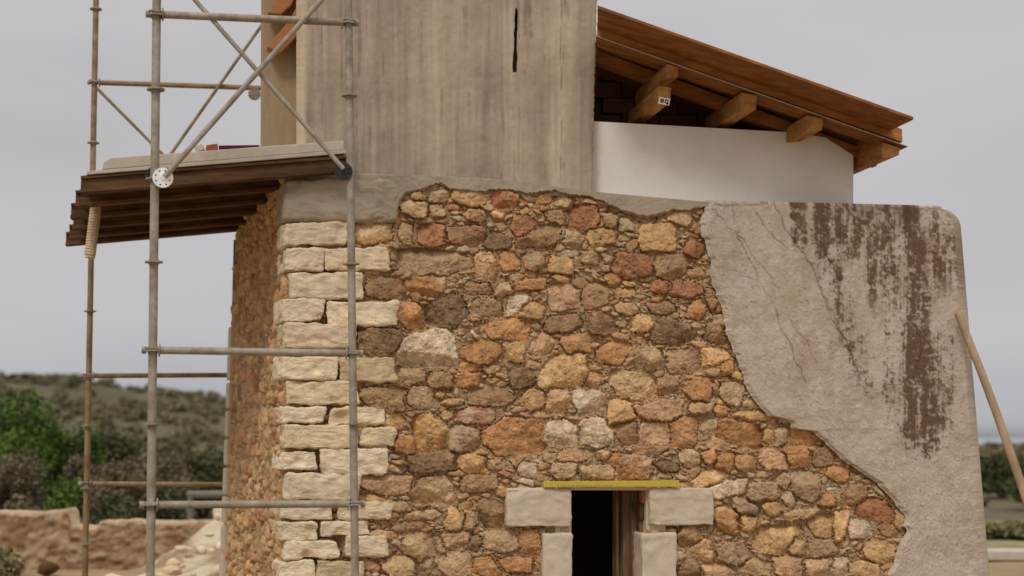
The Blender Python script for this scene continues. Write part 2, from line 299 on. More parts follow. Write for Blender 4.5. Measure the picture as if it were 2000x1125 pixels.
def rubble(GX, GY, stones, fill, seed, warp=2.2, hs=1.0, mpx=1/290):
    R = np.random.default_rng(seed); nr, nc = GX.shape
    WX = (fbm(GX*.06, GY*.06, 21, 3)-.5)*warp*4+(fbm(GX*.25, GY*.25, 25, 2)-.5)*2.4; WY = (fbm(GX*.06, GY*.06, 31, 3)-.5)*warp*4+(fbm(GX*.25, GY*.25, 35, 2)-.5)*2.4
    det = fbm(GX*.075, GY*.075, 41, 5)-.5; fine = fbm(GX*.3, GY*.3, 45, 3)-.5; rid = np.abs(fbm(GX*.05, GY*.08, 48, 4)-.5)
    low = fbm(GX*.008, GY*.012, 44, 3)
    H = (.0+(low-.5)*.05+(det*.016)+fine*.014)*hs
    C = np.ones((nr, nc, 3))*MORT; C *= (1+det*.55+fine*.3)[..., None]; I = np.zeros((nr, nc), int); sx = GX[0, 1]-GX[0, 0]; sy = GY[1, 0]-GY[0, 0]; x0 = GX[0, 0]; y0 = GY[0, 0]
    keys = list(PAL); cnt = [0]
    def stamp(cx, cy, w, h, rot, col, p, top, test=None):
        m = max(w, h)/2+7
        i0 = max(int((cy-m-y0)/sy), 0); i1 = min(int((cy+m-y0)/sy)+1, nr); j0 = max(int((cx-m-x0)/sx), 0); j1 = min(int((cx+m-x0)/sx)+1, nc)
        if i1-i0 < 2 or j1-j0 < 2: return False
        s = (slice(i0, i1), slice(j0, j1)); dx = GX[s]-cx; dy = GY[s]-cy
        if test is None: dx = dx+WX[s]; dy = dy+WY[s]
        else: dx = dx+WX[s]*.5; dy = dy+WY[s]*.5
        c_, s_ = math.cos(rot), math.sin(rot); x = dx*c_+dy*s_; y = -dx*s_+dy*c_
        a = w/2; b = h/2
        an = np.arctan2(y/b, x/a); md = 1+R.uniform(.0, .04)*np.cos(2*an+R.uniform(0, 6))+R.uniform(.0, .05)*np.cos(3*an+R.uniform(0, 6))+R.uniform(.0, .03)*np.cos(7*an+R.uniform(0, 6))
        q = (np.abs(x/a)**p+np.abs(y/b)**p)**(1/p)*md
        for _ in range(R.integers(2, 6)):
            t = R.uniform(0, 6.28); q = np.maximum(q, (x/a*math.cos(t)+y/b*math.sin(t))/R.uniform(.68, .95))
        ins = q < 1
        k = ins.sum()
        if k < 3: return False
        if test is not None and (I[s][ins] > 0).sum() > test*k: return False
        edge = max(.10, min(.42, 6.0/min(w, h)))
        pr = np.sqrt(np.clip(1-np.clip((q-(1-edge))/edge, 0, 1)**2.2, 0, 1))
        hh = top*pr-.036*hs*(1-pr)
        mm = min(w, h)*mpx
        tx, ty = R.uniform(-.16, .16, 2); lim = top*1.0+(x*tx+y*ty)*mpx
        for _ in range(R.integers(2, 5)):
            t = R.uniform(0, 6.28); sl_ = R.uniform(.25, .9); ds = R.uniform(.25, .8)*min(a, b)
            lim = np.minimum(lim, top+(ds-(x*math.cos(t)+y*math.sin(t)))*mpx*sl_+.002)
        hh = np.minimum(hh, lim)+det[s]*min(.032, mm*.15)+fine[s]*.014-rid[s]*.03*(mm > .08)
        u = ins & ((I[s] == 0) | (hh > H[s])); hv = H[s]; hv[u] = hh[u]; cv = C[s]; iv = I[s]; cnt[0] += 1; iv[u] = cnt[0]
        k2 = PAL[keys[R.integers(len(keys))]]*R.uniform(.7, 1.1); bl = smooth((fbm(GX[s]*.045, GY[s]*.045, 50+cnt[0] % 97, 3)-.47)/.16)*R.uniform(.1, .6)
        base = col*(1+R.uniform(-.13, .13)); cm = base*(1-bl[..., None])+k2*bl[..., None]
        cm = cm*(1+det[s]*.7+fine[s]*.35)[..., None]
        dust = smooth((fbm(GX[s]*.11, GY[s]*.11, 77, 3)-.5)/.15)[..., None]*.35; cm = cm*(1-dust)+MORT*1.05*dust
        cv[u] = cm[u]; return True
    # the large stones grow until they meet their neighbours
    Q1 = np.full((nr, nc), 9.0); Q2 = Q1.copy(); ID = np.full((nr, nc), -1); SZ = np.ones((nr, nc)); wins = []
    crease = np.clip(1-np.abs(fbm(GX*.035, GY*.045, 58, 4)-.5)*34, 0, 1)+.7*np.clip(1-np.abs(fbm(GX*.07, GY*.05, 59, 3)-.46)*30, 0, 1)
    for k, (cx, cy, w, h, rot, ck, p) in enumerate(stones):
        m = max(w, h)*.72+8
        i0 = max(int((cy-m-y0)/sy), 0); i1 = min(int((cy+m-y0)/sy)+1, nr); j0 = max(int((cx-m-x0)/sx), 0); j1 = min(int((cx+m-x0)/sx)+1, nc)
        s = (slice(i0, max(i1, i0)), slice(j0, max(j1, j0))); wins.append(s)
        if i1-i0 < 2 or j1-j0 < 2: continue
        dx = GX[s]-cx+WX[s]*.9; dy = GY[s]-cy+WY[s]*.9; rt = math.radians(rot); c_, s_ = math.cos(rt), math.sin(rt); x = dx*c_+dy*s_; y = -dx*s_+dy*c_; a = w/2; b = h/2
        p = p+1.5; q = (np.abs(x/a)**p+np.abs(y/b)**p)**(1/p)
        for _ in range(R.integers(3, 7)):
            t = R.uniform(0, 6.28); q = np.maximum(q, (x/a*math.cos(t)+y/b*math.sin(t))/R.uniform(.78, 1.02))
        f = q < Q1[s]; o1 = Q1[s].copy(); Q2[s] = np.where(f, o1, np.minimum(Q2[s], q)); Q1[s] = np.where(f, q, o1); ID[s] = np.where(f, k, ID[s]); SZ[s] = np.where(f, min(w, h)/2, SZ[s])
    EE = np.minimum(1.17-Q1, (Q2-Q1)*.5)*SZ-.8+(fine*2.2+det*3)
    for k, (cx, cy, w, h, rot, ck, p) in enumerate(stones):
        s = wins[k]; u = (ID[s] == k) & (EE[s] > 0)
        if not u.any(): continue
        e = EE[s]; x = GX[s]-cx; y = GY[s]-cy; top = R.uniform(.018, .062)*hs; col = PAL[ck]; cnt[0] += 1
        pr = np.clip(e/R.uniform(1.6, 3.6), 0, 1)**.6; tx, ty = R.uniform(-.3, .3, 2); lim = top+(x*tx+y*ty)*mpx
        for _ in range(R.integers(2, 6)):
            t = R.uniform(0, 6.28); ds = R.uniform(.0, .65); ex_ = (x*math.cos(t)/(w/2)+y*math.sin(t)/(h/2))-ds
            lim = np.minimum(lim, top+.003-ex_*min(w, h)/2*mpx*R.uniform(.3, 1.0))
        hh = np.minimum(top*pr-.034*hs*(1-pr), lim)+(det[s]*min(.034, min(w, h)*mpx*.16)+fine[s]*.012-crease[s]*.007)*(.4+.6*pr)
        H[s] = np.where(u, hh, H[s]); I[s] = np.where(u, cnt[0], I[s])
        k2 = PAL[keys[R.integers(len(keys))]]; bl = smooth((fbm(GX[s]*.04, GY[s]*.04, 50+k % 97, 3)-.5)/.14)*R.uniform(.05, .55)
        cm = col*R.uniform(.84, 1.14)*(1-bl[..., None])+k2*bl[..., None]
        cm = cm*(1+det[s]*.8+fine[s]*.4-crease[s]*.2)[..., None]
        dust = smooth((fbm(GX[s]*.11, GY[s]*.11, 77, 3)-.52)/.14)[..., None]*.3; cm = cm*(1-dust)+MORT*1.08*dust
        C[s] = np.where(u[..., None], cm, C[s])
    small = [PAL['T'], PAL['P'], PAL['Y']*.9, PAL['B'], PAL['G'], MORT*1.1, PAL['T']*.9, PAL['W']*.85, PAL['O']*.9]
    X1, Y1 = GX[0, -1], GY[-1, 0]
    for (sz, tries, tst) in fill:
        for _ in range(tries):
            w = sz*R.uniform(.75, 1.4); asp = R.uniform(.22, .8); rot = R.normal(0, .25) if R.random() < .78 else R.uniform(-1.5, 1.5)
            stamp(R.uniform(x0, X1), R.uniform(y0, Y1), w, w*asp, rot, small[R.integers(len(small))], R.choice([2.2, 2.6, 3.5]), R.uniform(.008, .04)*hs*(1 if sz > 15 else .7), tst)
    return H, C
stones = []
for ln in big.replace('\n', ';').split(';'):
    q = ln.split(','); stones.append((*[float(v) for v in q[:5]], q[5], float(q[6])))
RR = random.Random(3)
for yy in range(1150, 1370, 42):             # courses below the frame, down to the ground
    x = 690
    while x < 1800:
        w = RR.uniform(40, 90)
        if not (1040 < x+w/2 < 1345): stones.append((x+w/2, yy+RR.uniform(-5, 5), w, RR.uniform(32, 44), RR.uniform(-6, 6), RR.choice('TTYOPGBW'), 4))
        x += w+RR.uniform(4, 20)
ex = np.arange(556, 1812, STEP); ey = np.arange(342, 1372, STEP); GX, GY = np.meshgrid(ex, ey)
H, C = rubble(GX, GY, stones, [(52, 3000, .10), (34, 9000, .12), (21, 16000, .12), (14, 20000, .15), (9, 20000, .2)], 5)
# left boundary curve of the render coat, lower boundary of the cement band
RL = ([380, 398, 415, 440, 470, 520, 560, 620, 680, 720, 770, 812, 822, 838, 842, 870, 905, 930, 965, 1000, 1012, 1050, 1085, 1125, 1240, 1372],
      [1398, 1392, 1372, 1366, 1376, 1386, 1396, 1412, 1430, 1444, 1462, 1500, 1540, 1545, 1582, 1612, 1655, 1692, 1735, 1762, 1770, 1762, 1745, 1737, 1725, 1715])
def rl(y): return np.interp(y, RL[0], RL[1])
opening = (GX > 1112) & (GX < 1262) & (GY > 950)
hide = (GX > rl(GY)+34) | opening | (GY < np.interp(GX, [690, 850, 1000, 1110, 1155, 1400, 1500], [345, 350, 358, 375, 381, 404, 408]))
quo = smooth((700-GX)/30)*(GX < 705); H = H-quo*.05
keep = ~(hide[:-1, :-1] & hide[1:, :-1] & hide[1:, 1:] & hide[:-1, 1:])
keep &= ~((opening[:-1, :-1] | opening[1:, 1:]))
P = at(GX, GY, -H)
mk('rubble_wall', P.reshape(-1, 3), gridf(len(ey), len(ex), keep), M['stone'], bld, col=C.reshape(-1, 3))

# side wall, seen at a grazing angle
LS = 2.42; ss = np.arange(0.02, LS, .011); zs = np.arange(3.52, -.05, -.009)
GS, GZ = np.meshgrid(ss*290, (3.6-zs)*290)
st2 = []; R2 = random.Random(9)
yy = 20
while yy < 1050:
    hh = R2.uniform(20, 36); x = R2.uniform(-30, 10)
    while x < LS*290:
        w = R2.uniform(16, 48); st2.append((x+w/2, yy+hh/2+R2.uniform(-9, 9), w, hh*R2.uniform(.7, 1.3), R2.uniform(-20, 20), R2.choice('YTTTPYYOTTRB'), 3.0)); x += w+R2.uniform(2, 20)
    yy += hh+R2.uniform(1, 7)
H2, C2 = rubble(GS, GZ, st2, [(22, 3000, .08), (13, 5000, .12)], 8, hs=.6)
C2 = (C2*.75+C2.mean(-1, keepdims=True)*np.array([1.2, .97, .75])*.25)*np.array([1.06, .99, .86])
P2 = A[None, None]+ss[None, :, None]*SD+NS*(H2[..., None]-.03)+zs[:, None, None]*Zv
batter = (3.4-zs)[:, None, None]*.012; P2 = P2+NS*batter
cn = [A[None]+U*u_+N*n_+zs[:, None]*Zv for u_, n_ in ((.14, .0), (.05, .005), (.02, .012))]
P2 = np.concatenate([np.stack(cn, 1), P2], 1); C2 = np.concatenate([np.ones((len(zs), 3, 3))*MORT*np.array([.9, .82, .7]), C2], 1)
f2 = gridf(len(zs), P2.shape[1])[:, ::-1]
mk('side_wall', P2.reshape(-1, 3), f2, M['stone'], bld, col=C2.reshape(-1, 3))
# back and far walls, inner room and flat roof slab close the body
E = A+U*5.05; F_ = A+SD*LS; G_ = E+N*2.4
b = MB(); H_ = 3.36
for p, q in ((F_, G_),):
    b.add([p-Zv*.05, q-Zv*.05, q+Zv*H_, p+Zv*H_], [(0, 1, 2, 3)])
b.add([A+U*.1+N*.34+Zv*3.36, E-U*.5+N*.34+Zv*3.36, G_-U*.3+Zv*3.36, F_+U*.1+Zv*3.36], [(0, 1, 2, 3)])
b.build('back_wall', M['cement'], bld)
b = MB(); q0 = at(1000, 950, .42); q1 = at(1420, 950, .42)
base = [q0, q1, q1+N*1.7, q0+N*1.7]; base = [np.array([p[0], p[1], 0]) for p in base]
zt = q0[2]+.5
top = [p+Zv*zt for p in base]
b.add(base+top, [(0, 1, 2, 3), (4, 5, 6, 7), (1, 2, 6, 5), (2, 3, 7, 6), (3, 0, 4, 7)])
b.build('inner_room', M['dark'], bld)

# corner stones
qc = lin(189,174,147)*1.5
Q = [(554,433,679,481),(553,484,631,530),(634,481,762,530),(567,529,713,583),(550,584,640,629),(640,586,778,637),(560,631,700,683),
     (547,697,661,742),(664,698,776,746),(562,745,703,791),(550,794,641,828),(643,794,753,831),(557,829,700,876),(706,834,775,871),
     (548,878,622,921),(627,874,762,928),(558,923,704,977),(545,981,650,1019),(658,982,766,1016),(547,1018,622,1055),(625,1019,722,1050),
     (555,1056,666,1093),(672,1046,762,1089),(546,1094,616,1136),(620,1094,712,1136),(553,1138,690,1180),(546,1182,640,1222),(645,1182,752,1222),(555,1224,700,1268),(546,1270,640,1312),(646,1270,750,1312),(553,1314,704,1362)]
tin = [(1,1,1),(1.05,1.05,1.08),(1.03,1,1),(1,1,1),(1.06,1.06,1.1),(1.05,1.05,1.05),(.95,.92,.92),(1.08,1.08,1.08),(.8,.76,.66),(1,.98,.93),(1.05,1.05,1.1),(.98,.95,.95),(1.0,.98,.93),(.92,.92,.85),(1.1,1.1,1.15),(1.05,1.05,1.1)]
for i, (x0, y0, x1, y1) in enumerate(Q):
    c = qc*np.array(tin[i % 16]); cor = x0 < 600
    block('corner_stone', x0, y0+1, x1-2, y1-1, -.055+RR.uniform(-.012, .012), .30 if cor else .12, M['block'], bld, col=c, back=SD if cor else N, rad=.014, rough=.0075, jit=6, seed=i, n=36)
# pale stones on the far corner of the side wall
for i in range(11):
    z0 = .05+i*.235; b0 = F_+Zv*z0
    rt = rays(440, 500)
    hgt = .215; wv = .12+.05*(i % 2)
    p = [b0+NS*(.012+(3.4-z0)*.012)+SD*-.14+Zv*hgt, b0+NS*(.012+(3.4-z0)*.012)+SD*.03+Zv*hgt, b0+NS*(.012+(3.4-z0)*.012)+SD*.03, b0+NS*(.012+(3.4-z0)*.012)+SD*-.14]
    m_ = MB(); m_.prism(p, -NS*.25)
    o = m_.build('back_corner_stone', M['dressed'], bld, bevel=.02)

# cement block over the corner and cement band
block('cement_patch', 556, 350, 781, 433, -.055, .34, M['cement'], bld, back=SD, rad=.035, rough=.006, n=44, seed=5, quad=[(560,349),(783,346),(778,434),(552,431)])
bx = np.arange(690, 1408, 2.0)
tY = np.interp(bx, [690, 850, 1000, 1110, 1155, 1400, 1500], [338, 343, 352, 368, 374, 396, 400])
bY = np.interp(bx, [690, 772, 780, 795, 812, 835, 852, 862, 880, 905, 945, 975, 1000, 1030, 1055, 1085, 1112, 1150, 1180, 1205, 1240, 1262, 1290, 1318, 1340, 1365, 1385, 1408],
                   [434, 430, 392, 376, 374, 366, 360, 358, 370, 372, 374, 370, 371, 378, 374, 372, 380, 384, 394, 408, 421, 424, 419, 409, 411, 406, 404, 401])
bY = bY+(fbm(bx*.12, bx*0, 61, 3)-.5)*7+(fbm(bx*.5, bx*0, 62, 2)-.5)*3
tt = np.linspace(0, 1, 26)
XX = np.repeat(bx[None], 26, 0)+(fbm(bx[None]*.05, tt[:, None]*8, 63)-.5)*1.0; YY = tY[None]+(bY-tY)[None]*tt[:, None]
dd = -.05-(fbm(XX*.02, YY*.03, 64)-.5)*.02-(fbm(XX*.15, YY*.15, 66)-.5)*.006+.018*(tt[:, None] > .93)
rows = [at(XX[0], YY[0], .4)]+[at(XX[i], YY[i], dd[i]) for i in range(26)]+[at(XX[-1], YY[-1]+1, -.03), at(XX[-1], YY[-1]-1, .03)]
V = np.stack(rows)
mk('cement_band', V.reshape(-1, 3), gridf(V.shape[0], V.shape[1]), M['cement'], bld)

# render coat with rounded corner and top
def redge(y):
    e = np.interp(y, [400, 1125, 1372], [1888, 1947, 1968]); t = np.clip((440-y)/35, 0, 1)
    return e-34*(1-np.sqrt(np.clip(1-t*t, 0, 1)))
yr = np.arange(405, 1374, 1.9); nr = len(yr)
L = rl(yr)+(fbm(yr*.05, yr*0, 71, 3)-.5)*16+(fbm(yr*.3, yr*0, 72, 2)-.5)*6
Xe = redge(yr)-30
ncf = 300; tf = np.linspace(0, 1, ncf)
Lr = np.convolve(np.pad(rl(yr), 45, mode='edge'), np.ones(91)/91, 'valid'); Lr = np.convolve(np.pad(Lr, 30, mode='edge'), np.ones(61)/61, 'valid')
XF = Lr[:, None]+(Xe-Lr)[:, None]*tf[None]+(L-Lr)[:, None]*(1-tf[None])**3.2
YF = yr[:, None]+(np.interp(XF, [1380, 1868], [-9, 2])*np.clip(1-(yr[:, None]-405)/60, 0, 1))
def cracks(X, Y):
    X = X+(fbm(X*.06, Y*.06, 81, 3)-.5)*14; Y = Y+(fbm(X*.06, Y*.06, 83, 3)-.5)*14; out = np.zeros_like(X)
    for wd, pl in ((1.3, [(1430,400),(1445,470),(1475,530),(1505,585),(1545,680),(1572,745)]), (1.2, [(1466,400),(1500,452),(1532,482)]), (2.2, [(1512,396),(1535,450),(1550,475),(1582,512),(1602,560),(1622,620),(1650,662)]),
                   (1.8, [(1575,436),(1622,505),(1642,550)]), (1.8, [(1727,562),(1757,615)]), (1.3, [(1393,522),(1430,530),(1470,543)]), (1.3, [(1540,620),(1590,690)]), (1.8, [(1392,403),(1440,403),(1500,398)]),
                   (1.3, [(1730,830),(1745,790),(1735,760)]), (1.4, [(1600,560),(1640,640),(1680,740),(1700,790)]), (1.0, [(1380,400),(1450,470),(1520,560)]), (1.2,[(1790,640),(1800,690),(1775,760)])):
        for (ax, ay), (bx_, by_) in zip(pl, pl[1:]):
            vx, vy = bx_-ax, by_-ay; t = np.clip(((X-ax)*vx+(Y-ay)*vy)/(vx*vx+vy*vy), 0, 1)
            out = np.maximum(out, np.clip(1.4-np.hypot(X-ax-t*vx, Y-ay-t*vy)/wd, 0, 1))
    return out
CRK = cracks(XF, YF); crv = .35+.65*smooth((fbm(XF*.02, YF*.02, 87)-.4)/.15)
def bump(v, a, b, s): return smooth((v-a)/s+.5)*smooth((b-v)/s+.5)
streak = fbm(XF*.09, YF*.008, 91, 4); fst = fbm(XF*.35, YF*.015, 92, 3); spk = fbm(XF*.12, YF*.12, 93, 4); blot = fbm(XF*.025, YF*.02, 94, 4)
fin2 = fbm(XF*.33, YF*.33, 99, 2); wob = (fbm(XF*.01, YF*.02, 95)-.5)*26
stn = 1.0*bump(XF+wob*.5, 1546, 1580, 10)*bump(YF, 330, 482, 40)
stn = np.maximum(stn, .8*bump(XF+wob, 1590, 1690, 26)*bump(YF, 330, 505, 70))
cx_ = np.interp(YF, [430, 560, 740, 800], [1600, 1632, 1690, 1705]); stn = np.maximum(stn, .62*np.clip(1.25-np.abs(XF+wob*.6-cx_)/30, 0, 1)*bump(YF, 440, 770, 90))
wid = np.interp(YF, [400, 520, 640, 800, 920], [26, 26, 30, 34, 30]); cxs = np.interp(YF, [400, 520, 640, 800, 920], [1783, 1783, 1790, 1797, 1800])
stn = np.maximum(stn, 1.0*smooth((wid*1.5-np.abs(XF+wob*.9-cxs+(fst-.5)*18))/32)*bump(YF, 330, 890, 90))
stn = np.maximum(stn, .50*bump(XF, 1690, 1760, 20)*bump(YF, 330, 600, 160))
stn = np.maximum(stn, .55*bump(XF, 1810, 1885, 24)*bump(YF, 330, 560, 160))
stn = np.maximum(stn, .45*bump(XF, 1716, 1748, 16)*bump(YF, 590, 800, 70))
stn = np.maximum(stn, .42*bump(XF, 1826, 1866, 16)*bump(YF, 620, 860, 100))
mk_ = smooth((stn*.95+(streak-.5)*1.2+(fst-.5)*.9+(spk-.5)*1.7+(blot-.5)*.9+(fin2-.5)*.9-.20)/.80)*np.clip(stn*2.5, 0, 1)
cb = lin(161,148,134)*1.46; cb2 = lin(154,139,123)*1.46; cb3 = lin(174,165,151)*1.45
col = cb+(cb2-cb)*smooth((blot-.42)/.2)[..., None]; col = col+(cb3-col)*(smooth((spk-.6)/.1)*.45)[..., None]
col = col*(1-.08*bump(XF, 1380, 1445, 30)*bump(YF, 300, 560, 60))[..., None]
pinks = smooth((fbm(XF*.03, YF*.012, 97)-.45)/.15)*bump(XF, 1530, 1910, 60)*bump(YF, 380, 800, 200)*.35
col = col*(1-pinks[..., None])+lin(146,122,102)*1.3*pinks[..., None]
col = col*(1-mk_[..., None]*.92)+lin(95,67,46)*1.05*mk_[..., None]*.92
pits = smooth((fbm(XF*.3, YF*.3, 98, 2)-.8)/.04)*.4
col = col*(1-.42*(CRK*crv)[..., None])*(1-pits[..., None])
dF = -.075+.0*XF-(fbm(XF*.012, YF*.012, 101)-.5)*.03-(spk-.5)*.006-(fin2-.5)*.006+CRK*.004+pits*.006-mk_*.002
edge_in = smooth((XF-L[:, None])/14); dF = dF+(1-edge_in)*.022
PF = at(XF, YF, dF)
# left skirt
sk = [at(L+1.5, yr, .03), at(L+.5, yr, -.015), at(L, yr, -.038)]
# right arc
px2m = 9.45/F; rad = 30*px2m; basep = PF[:, -1]; arcs = []
for k in range(1, 15):
    a = k/14*math.pi/2; arcs.append(basep+U*rad*math.sin(a)+N*rad*(1-math.cos(a)))
last = arcs[-1]
ext = [last+N*t+U*(-.01*t) for t in (.3, .8, 1.6, 2.4)]
full = np.concatenate([np.stack(sk, 1), PF, np.stack(arcs+ext, 1)], 1)
colf = np.concatenate([np.repeat(col[:, :1]*.95, 3, 1), col, np.repeat(np.stack([np.convolve(np.pad(col[:, -40:, c].mean(1), 12, mode='edge'), np.ones(25)/25, 'valid') for c in range(3)], -1)[:, None], 18, 1)], 1)
topr = []; tcol = []
fr = full[0]
for k in range(6):
    a = (6-k)/6*math.pi/2; topr.append(fr+Zv*.022*math.sin(a)+N*(.022*(1-math.cos(a))))
topr = [topr[0]+N*.5]+topr
full = np.concatenate([np.stack(topr), full], 0); colf = np.concatenate([np.repeat(colf[:1], 7, 0), colf], 0)
mk('render_coat', full.reshape(-1, 3), gridf(full.shape[0], full.shape[1]), M['render'], bld, col=colf.reshape(-1, 3))

# concrete shaft
cxv = np.concatenate([np.arange(602, 1000, 3.0), np.arange(1000, 1016, .8), np.arange(1016, 1168, 3.0)]); cyv = np.arange(-140, 384, 3.0)
CX, CY = np.meshgrid(cxv, cyv)
sh = (CX-602)/563*(np.interp(CY, [0, 375], [1165, 1155])-602)+602
jag = (fbm(CY*.15, CY*0, 111, 3)-.5)*5; sh = sh+jag*(CX > 1150)
stp = fbm(sh*.022, CY*.0022, 112, 4); fs = fbm(sh*.16, CY*.006, 113, 3); bl = fbm(sh*.01, CY*.01, 114, 4); pt = fbm(sh*.14, CY*.14, 115, 3)
slit = (np.abs(sh-(1008.5-(CY-20)*.028)-(fbm(CY*.08, CY*0, 116)-.5)*2.6) < np.interp(CY, [18, 30, 100, 110, 138], [1.2, 2.6, 2.4, 4, 3.6])) & (CY > 18) & (CY < 140)
dC = -(stp-.5)*.022-(bl-.5)*.03-(pt-.5)*.004
for xb, w in ((830, .006), (925, .004), (1068, .007), (1092, .004), (735, .004), (960, .003)):
    dC += w*smooth((sh-xb+(fbm(CY*.01, CY*0, xb)-.5)*8)/6)*(1 if xb in (830, 1068, 735) else -1)
dC = dC-.006+slit*.25
cc = lin(145,131,115)*1.28*np.ones((*sh.shape, 3)); cc = cc*(1+(stp-.5)*.62+(fs-.5)*.45+(bl-.5)*.5+(pt-.5)*.16)[..., None]
bid = np.searchsorted([655, 700, 735, 790, 830, 868, 905, 925, 960, 1005, 1040, 1068, 1096, 1130], sh+(fbm(CY*.006, CY*0, 141)-.5)*10)
cc = cc*(1+(np.random.default_rng(2).uniform(-.07, .07, 15)[bid]))[..., None]
lines = np.clip(1-np.abs(fbm(sh*.035, CY*.0012, 142, 3)-.5)*40, 0, 1)*smooth((fbm(sh*.01, CY*.02, 143)-.42)/.1)
cc = cc*(1-.34*lines)[..., None]; dC = dC+.004*lines
cc = cc*(1+.10*smooth((sh-1068)/6)*(1-smooth((sh-1110)/30))+.05*smooth((sh-830)/5)*(1-smooth((sh-925)/30)))[..., None]
cc = cc*(1-.5*np.clip(1-np.abs(sh-1096-(fbm(CY*.02, CY*0, 118)-.5)*5)/1.6, 0, 1)*smooth((fbm(CY*.02, CY*0, 119)-.35)/.1))[..., None]
PC = at(sh, CY, dC)
lf = [at(603+jag[:, 0]*0, CY[:, 0], 2.0)-U*.0, at(np.full(len(cyv), 578.), CY[:, 0], 1.4), at(np.full(len(cyv), 579.)+jag[:, 0]*.4, CY[:, 0], .10), at(np.full(len(cyv), 592.)+jag[:, 0]*.5, CY[:, 0], .02)]
rt = [PC[:, -1]+N*1.9]
fullc = np.concatenate([np.stack(lf[1:], 1), PC, np.stack(rt, 1)], 1)
lc = lin(168,152,128)*1.4
ccf = np.concatenate([np.ones((len(cyv), 3, 3))*lc*(1+(fbm(cyv*.1, cyv*0, 120)-.5)*.4)[:, None, None], cc, cc[:, -1:]], 1)
mk('concrete_shaft', fullc.reshape(-1, 3), gridf(fullc.shape[0], fullc.shape[1]), M['concrete'], bld, col=ccf.reshape(-1, 3))
pbox([(512,-140),(590,-140),(590,325),(510,325)], .55, 1.3, 'concrete_column', M['concrete2'], bld, bevel=.012)

# formwork boards on the shaft's left
pbox([(521,92),(566,38),(580,12),(588,20),(588,62),(548,102)], .40, .52, 'formwork_board', M['orange'], bld, bevel=.008)
pbox([(522,26),(548,-20),(590,-30),(568,10),(549,27)], .40, .52, 'formwork_board', M['orange'], bld, bevel=.008)

# right wing: white wall, dark infill, roof timbers
pbox([(1148,236),(1545,258),(1612,268),(1667,303),(1667,410),(1148,410)], .12, .22, 'white_wall', M['white'], bld, bevel=.004)
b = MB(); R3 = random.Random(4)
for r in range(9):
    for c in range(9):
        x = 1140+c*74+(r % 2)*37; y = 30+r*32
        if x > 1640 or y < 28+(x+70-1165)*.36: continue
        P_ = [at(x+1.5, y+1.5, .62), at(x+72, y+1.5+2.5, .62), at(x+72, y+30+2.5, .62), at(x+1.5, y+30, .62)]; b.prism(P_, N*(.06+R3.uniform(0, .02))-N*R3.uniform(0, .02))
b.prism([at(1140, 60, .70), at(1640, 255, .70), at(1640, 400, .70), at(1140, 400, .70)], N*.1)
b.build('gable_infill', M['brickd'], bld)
def sl(px0, px1, d0, d1, th, name, m, over=0):   # sloping member from two measured top-edge points
    p, q = at(*px0, d0), at(*px1, d0); e = (q-p); s_ = p
    hh_ = np.array([p[0], p[1], 0]); v = hh_*((d1-d0)/(hh_@N)); v = v+Zv*((v@U)*(q[2]-p[2])/np.linalg.norm((q-p)[:2])); pb = p+v
    b = MB(); b.hexa([p, q, q-Zv*th, p-Zv*th, pb, q+N*(d1-d0), q+N*(d1-d0)-Zv*th, pb-Zv*th]); return b.build(name, m, bld, bevel=.003)
sl((1167, 10), (1784, 228), -.58, 2.4, .022, 'roof_board', M['woodd'])
sl((1166, 42.5), (1762, 252), -.25, -.17, .098, 'verge_beam', M['wood'])
sl((1166, 68.5), (1773, 285), -.262, -.07, .008, 'soffit_board', M['woodd'])
sl((1166, 69.5), (1772, 284.5), -.272, -.262, .006, 'drip_batten', M['slab'])
sl((1160, 95), (1712, 300), .13, .21, .095, 'inner_rafter', M['woodd'])
def purlin(px, d0, d1, lab=None):
    o = pbox(px, d0, d1, 'purlin', M['purl'], bld, bevel=.006)
    if lab: o['label'] = lab
    return o
purlin([(1302,124),(1326,130),(1324,150),(1300,154)], -.24, .5)
pt_ = purlin([(1287,167),(1311,171),(1309,201),(1285,199)], -.24, .5, 'lower purlin with a white paper tag on its end')
purlin([(1448,180),(1479,186),(1477,214),(1446,216)], -.24, .5)
purlin([(1577,224),(1608,232),(1606,254),(1575,257)], -.24, .5)
pbox([(1716,258),(1756,273),(1756,290),(1716,280)], -.2, 1.6, 'eave_blocking', M['woodd'], bld)
purlin([(1724,278),(1758,288),(1756,303),(1722,310)], -.24, .7)
b = MB()
tp = [(1288,189),(1309,193),(1307,206),(1286,202)]
b.prism([at(x, y, -.247) for x, y in tp], N*.005)
def glyph(P4, poly, w=.16):
    f_ = lambda a, c: at(P4[0][0]+(P4[1][0]-P4[0][0])*a+(P4[3][0]-P4[0][0])*c, P4[0][1]+(P4[1][1]-P4[0][1])*a+(P4[3][1]-P4[0][1])*c, -.2485)
    for (ax, ay, bx1, by1) in poly: b.prism([f_(ax, ay), f_(bx1, ay), f_(bx1, by1), f_(ax, by1)], N*.001, 1)
glyph(tp, [(.14,.2,.24,.8),(.14,.2,.42,.34),(.14,.66,.42,.8),(.36,.3,.46,.7),(.14,.43,.4,.56)])
glyph(tp, [(.55,.25,.64,.78),(.55,.2,.86,.34),(.78,.25,.88,.8),(.55,.64,.8,.78),(.74,.7,.92,.9)])
b.build('paper_tag', [M['paper'], M['ink']], pt_)
# NB: paper_tag is a sub-part of its purlin

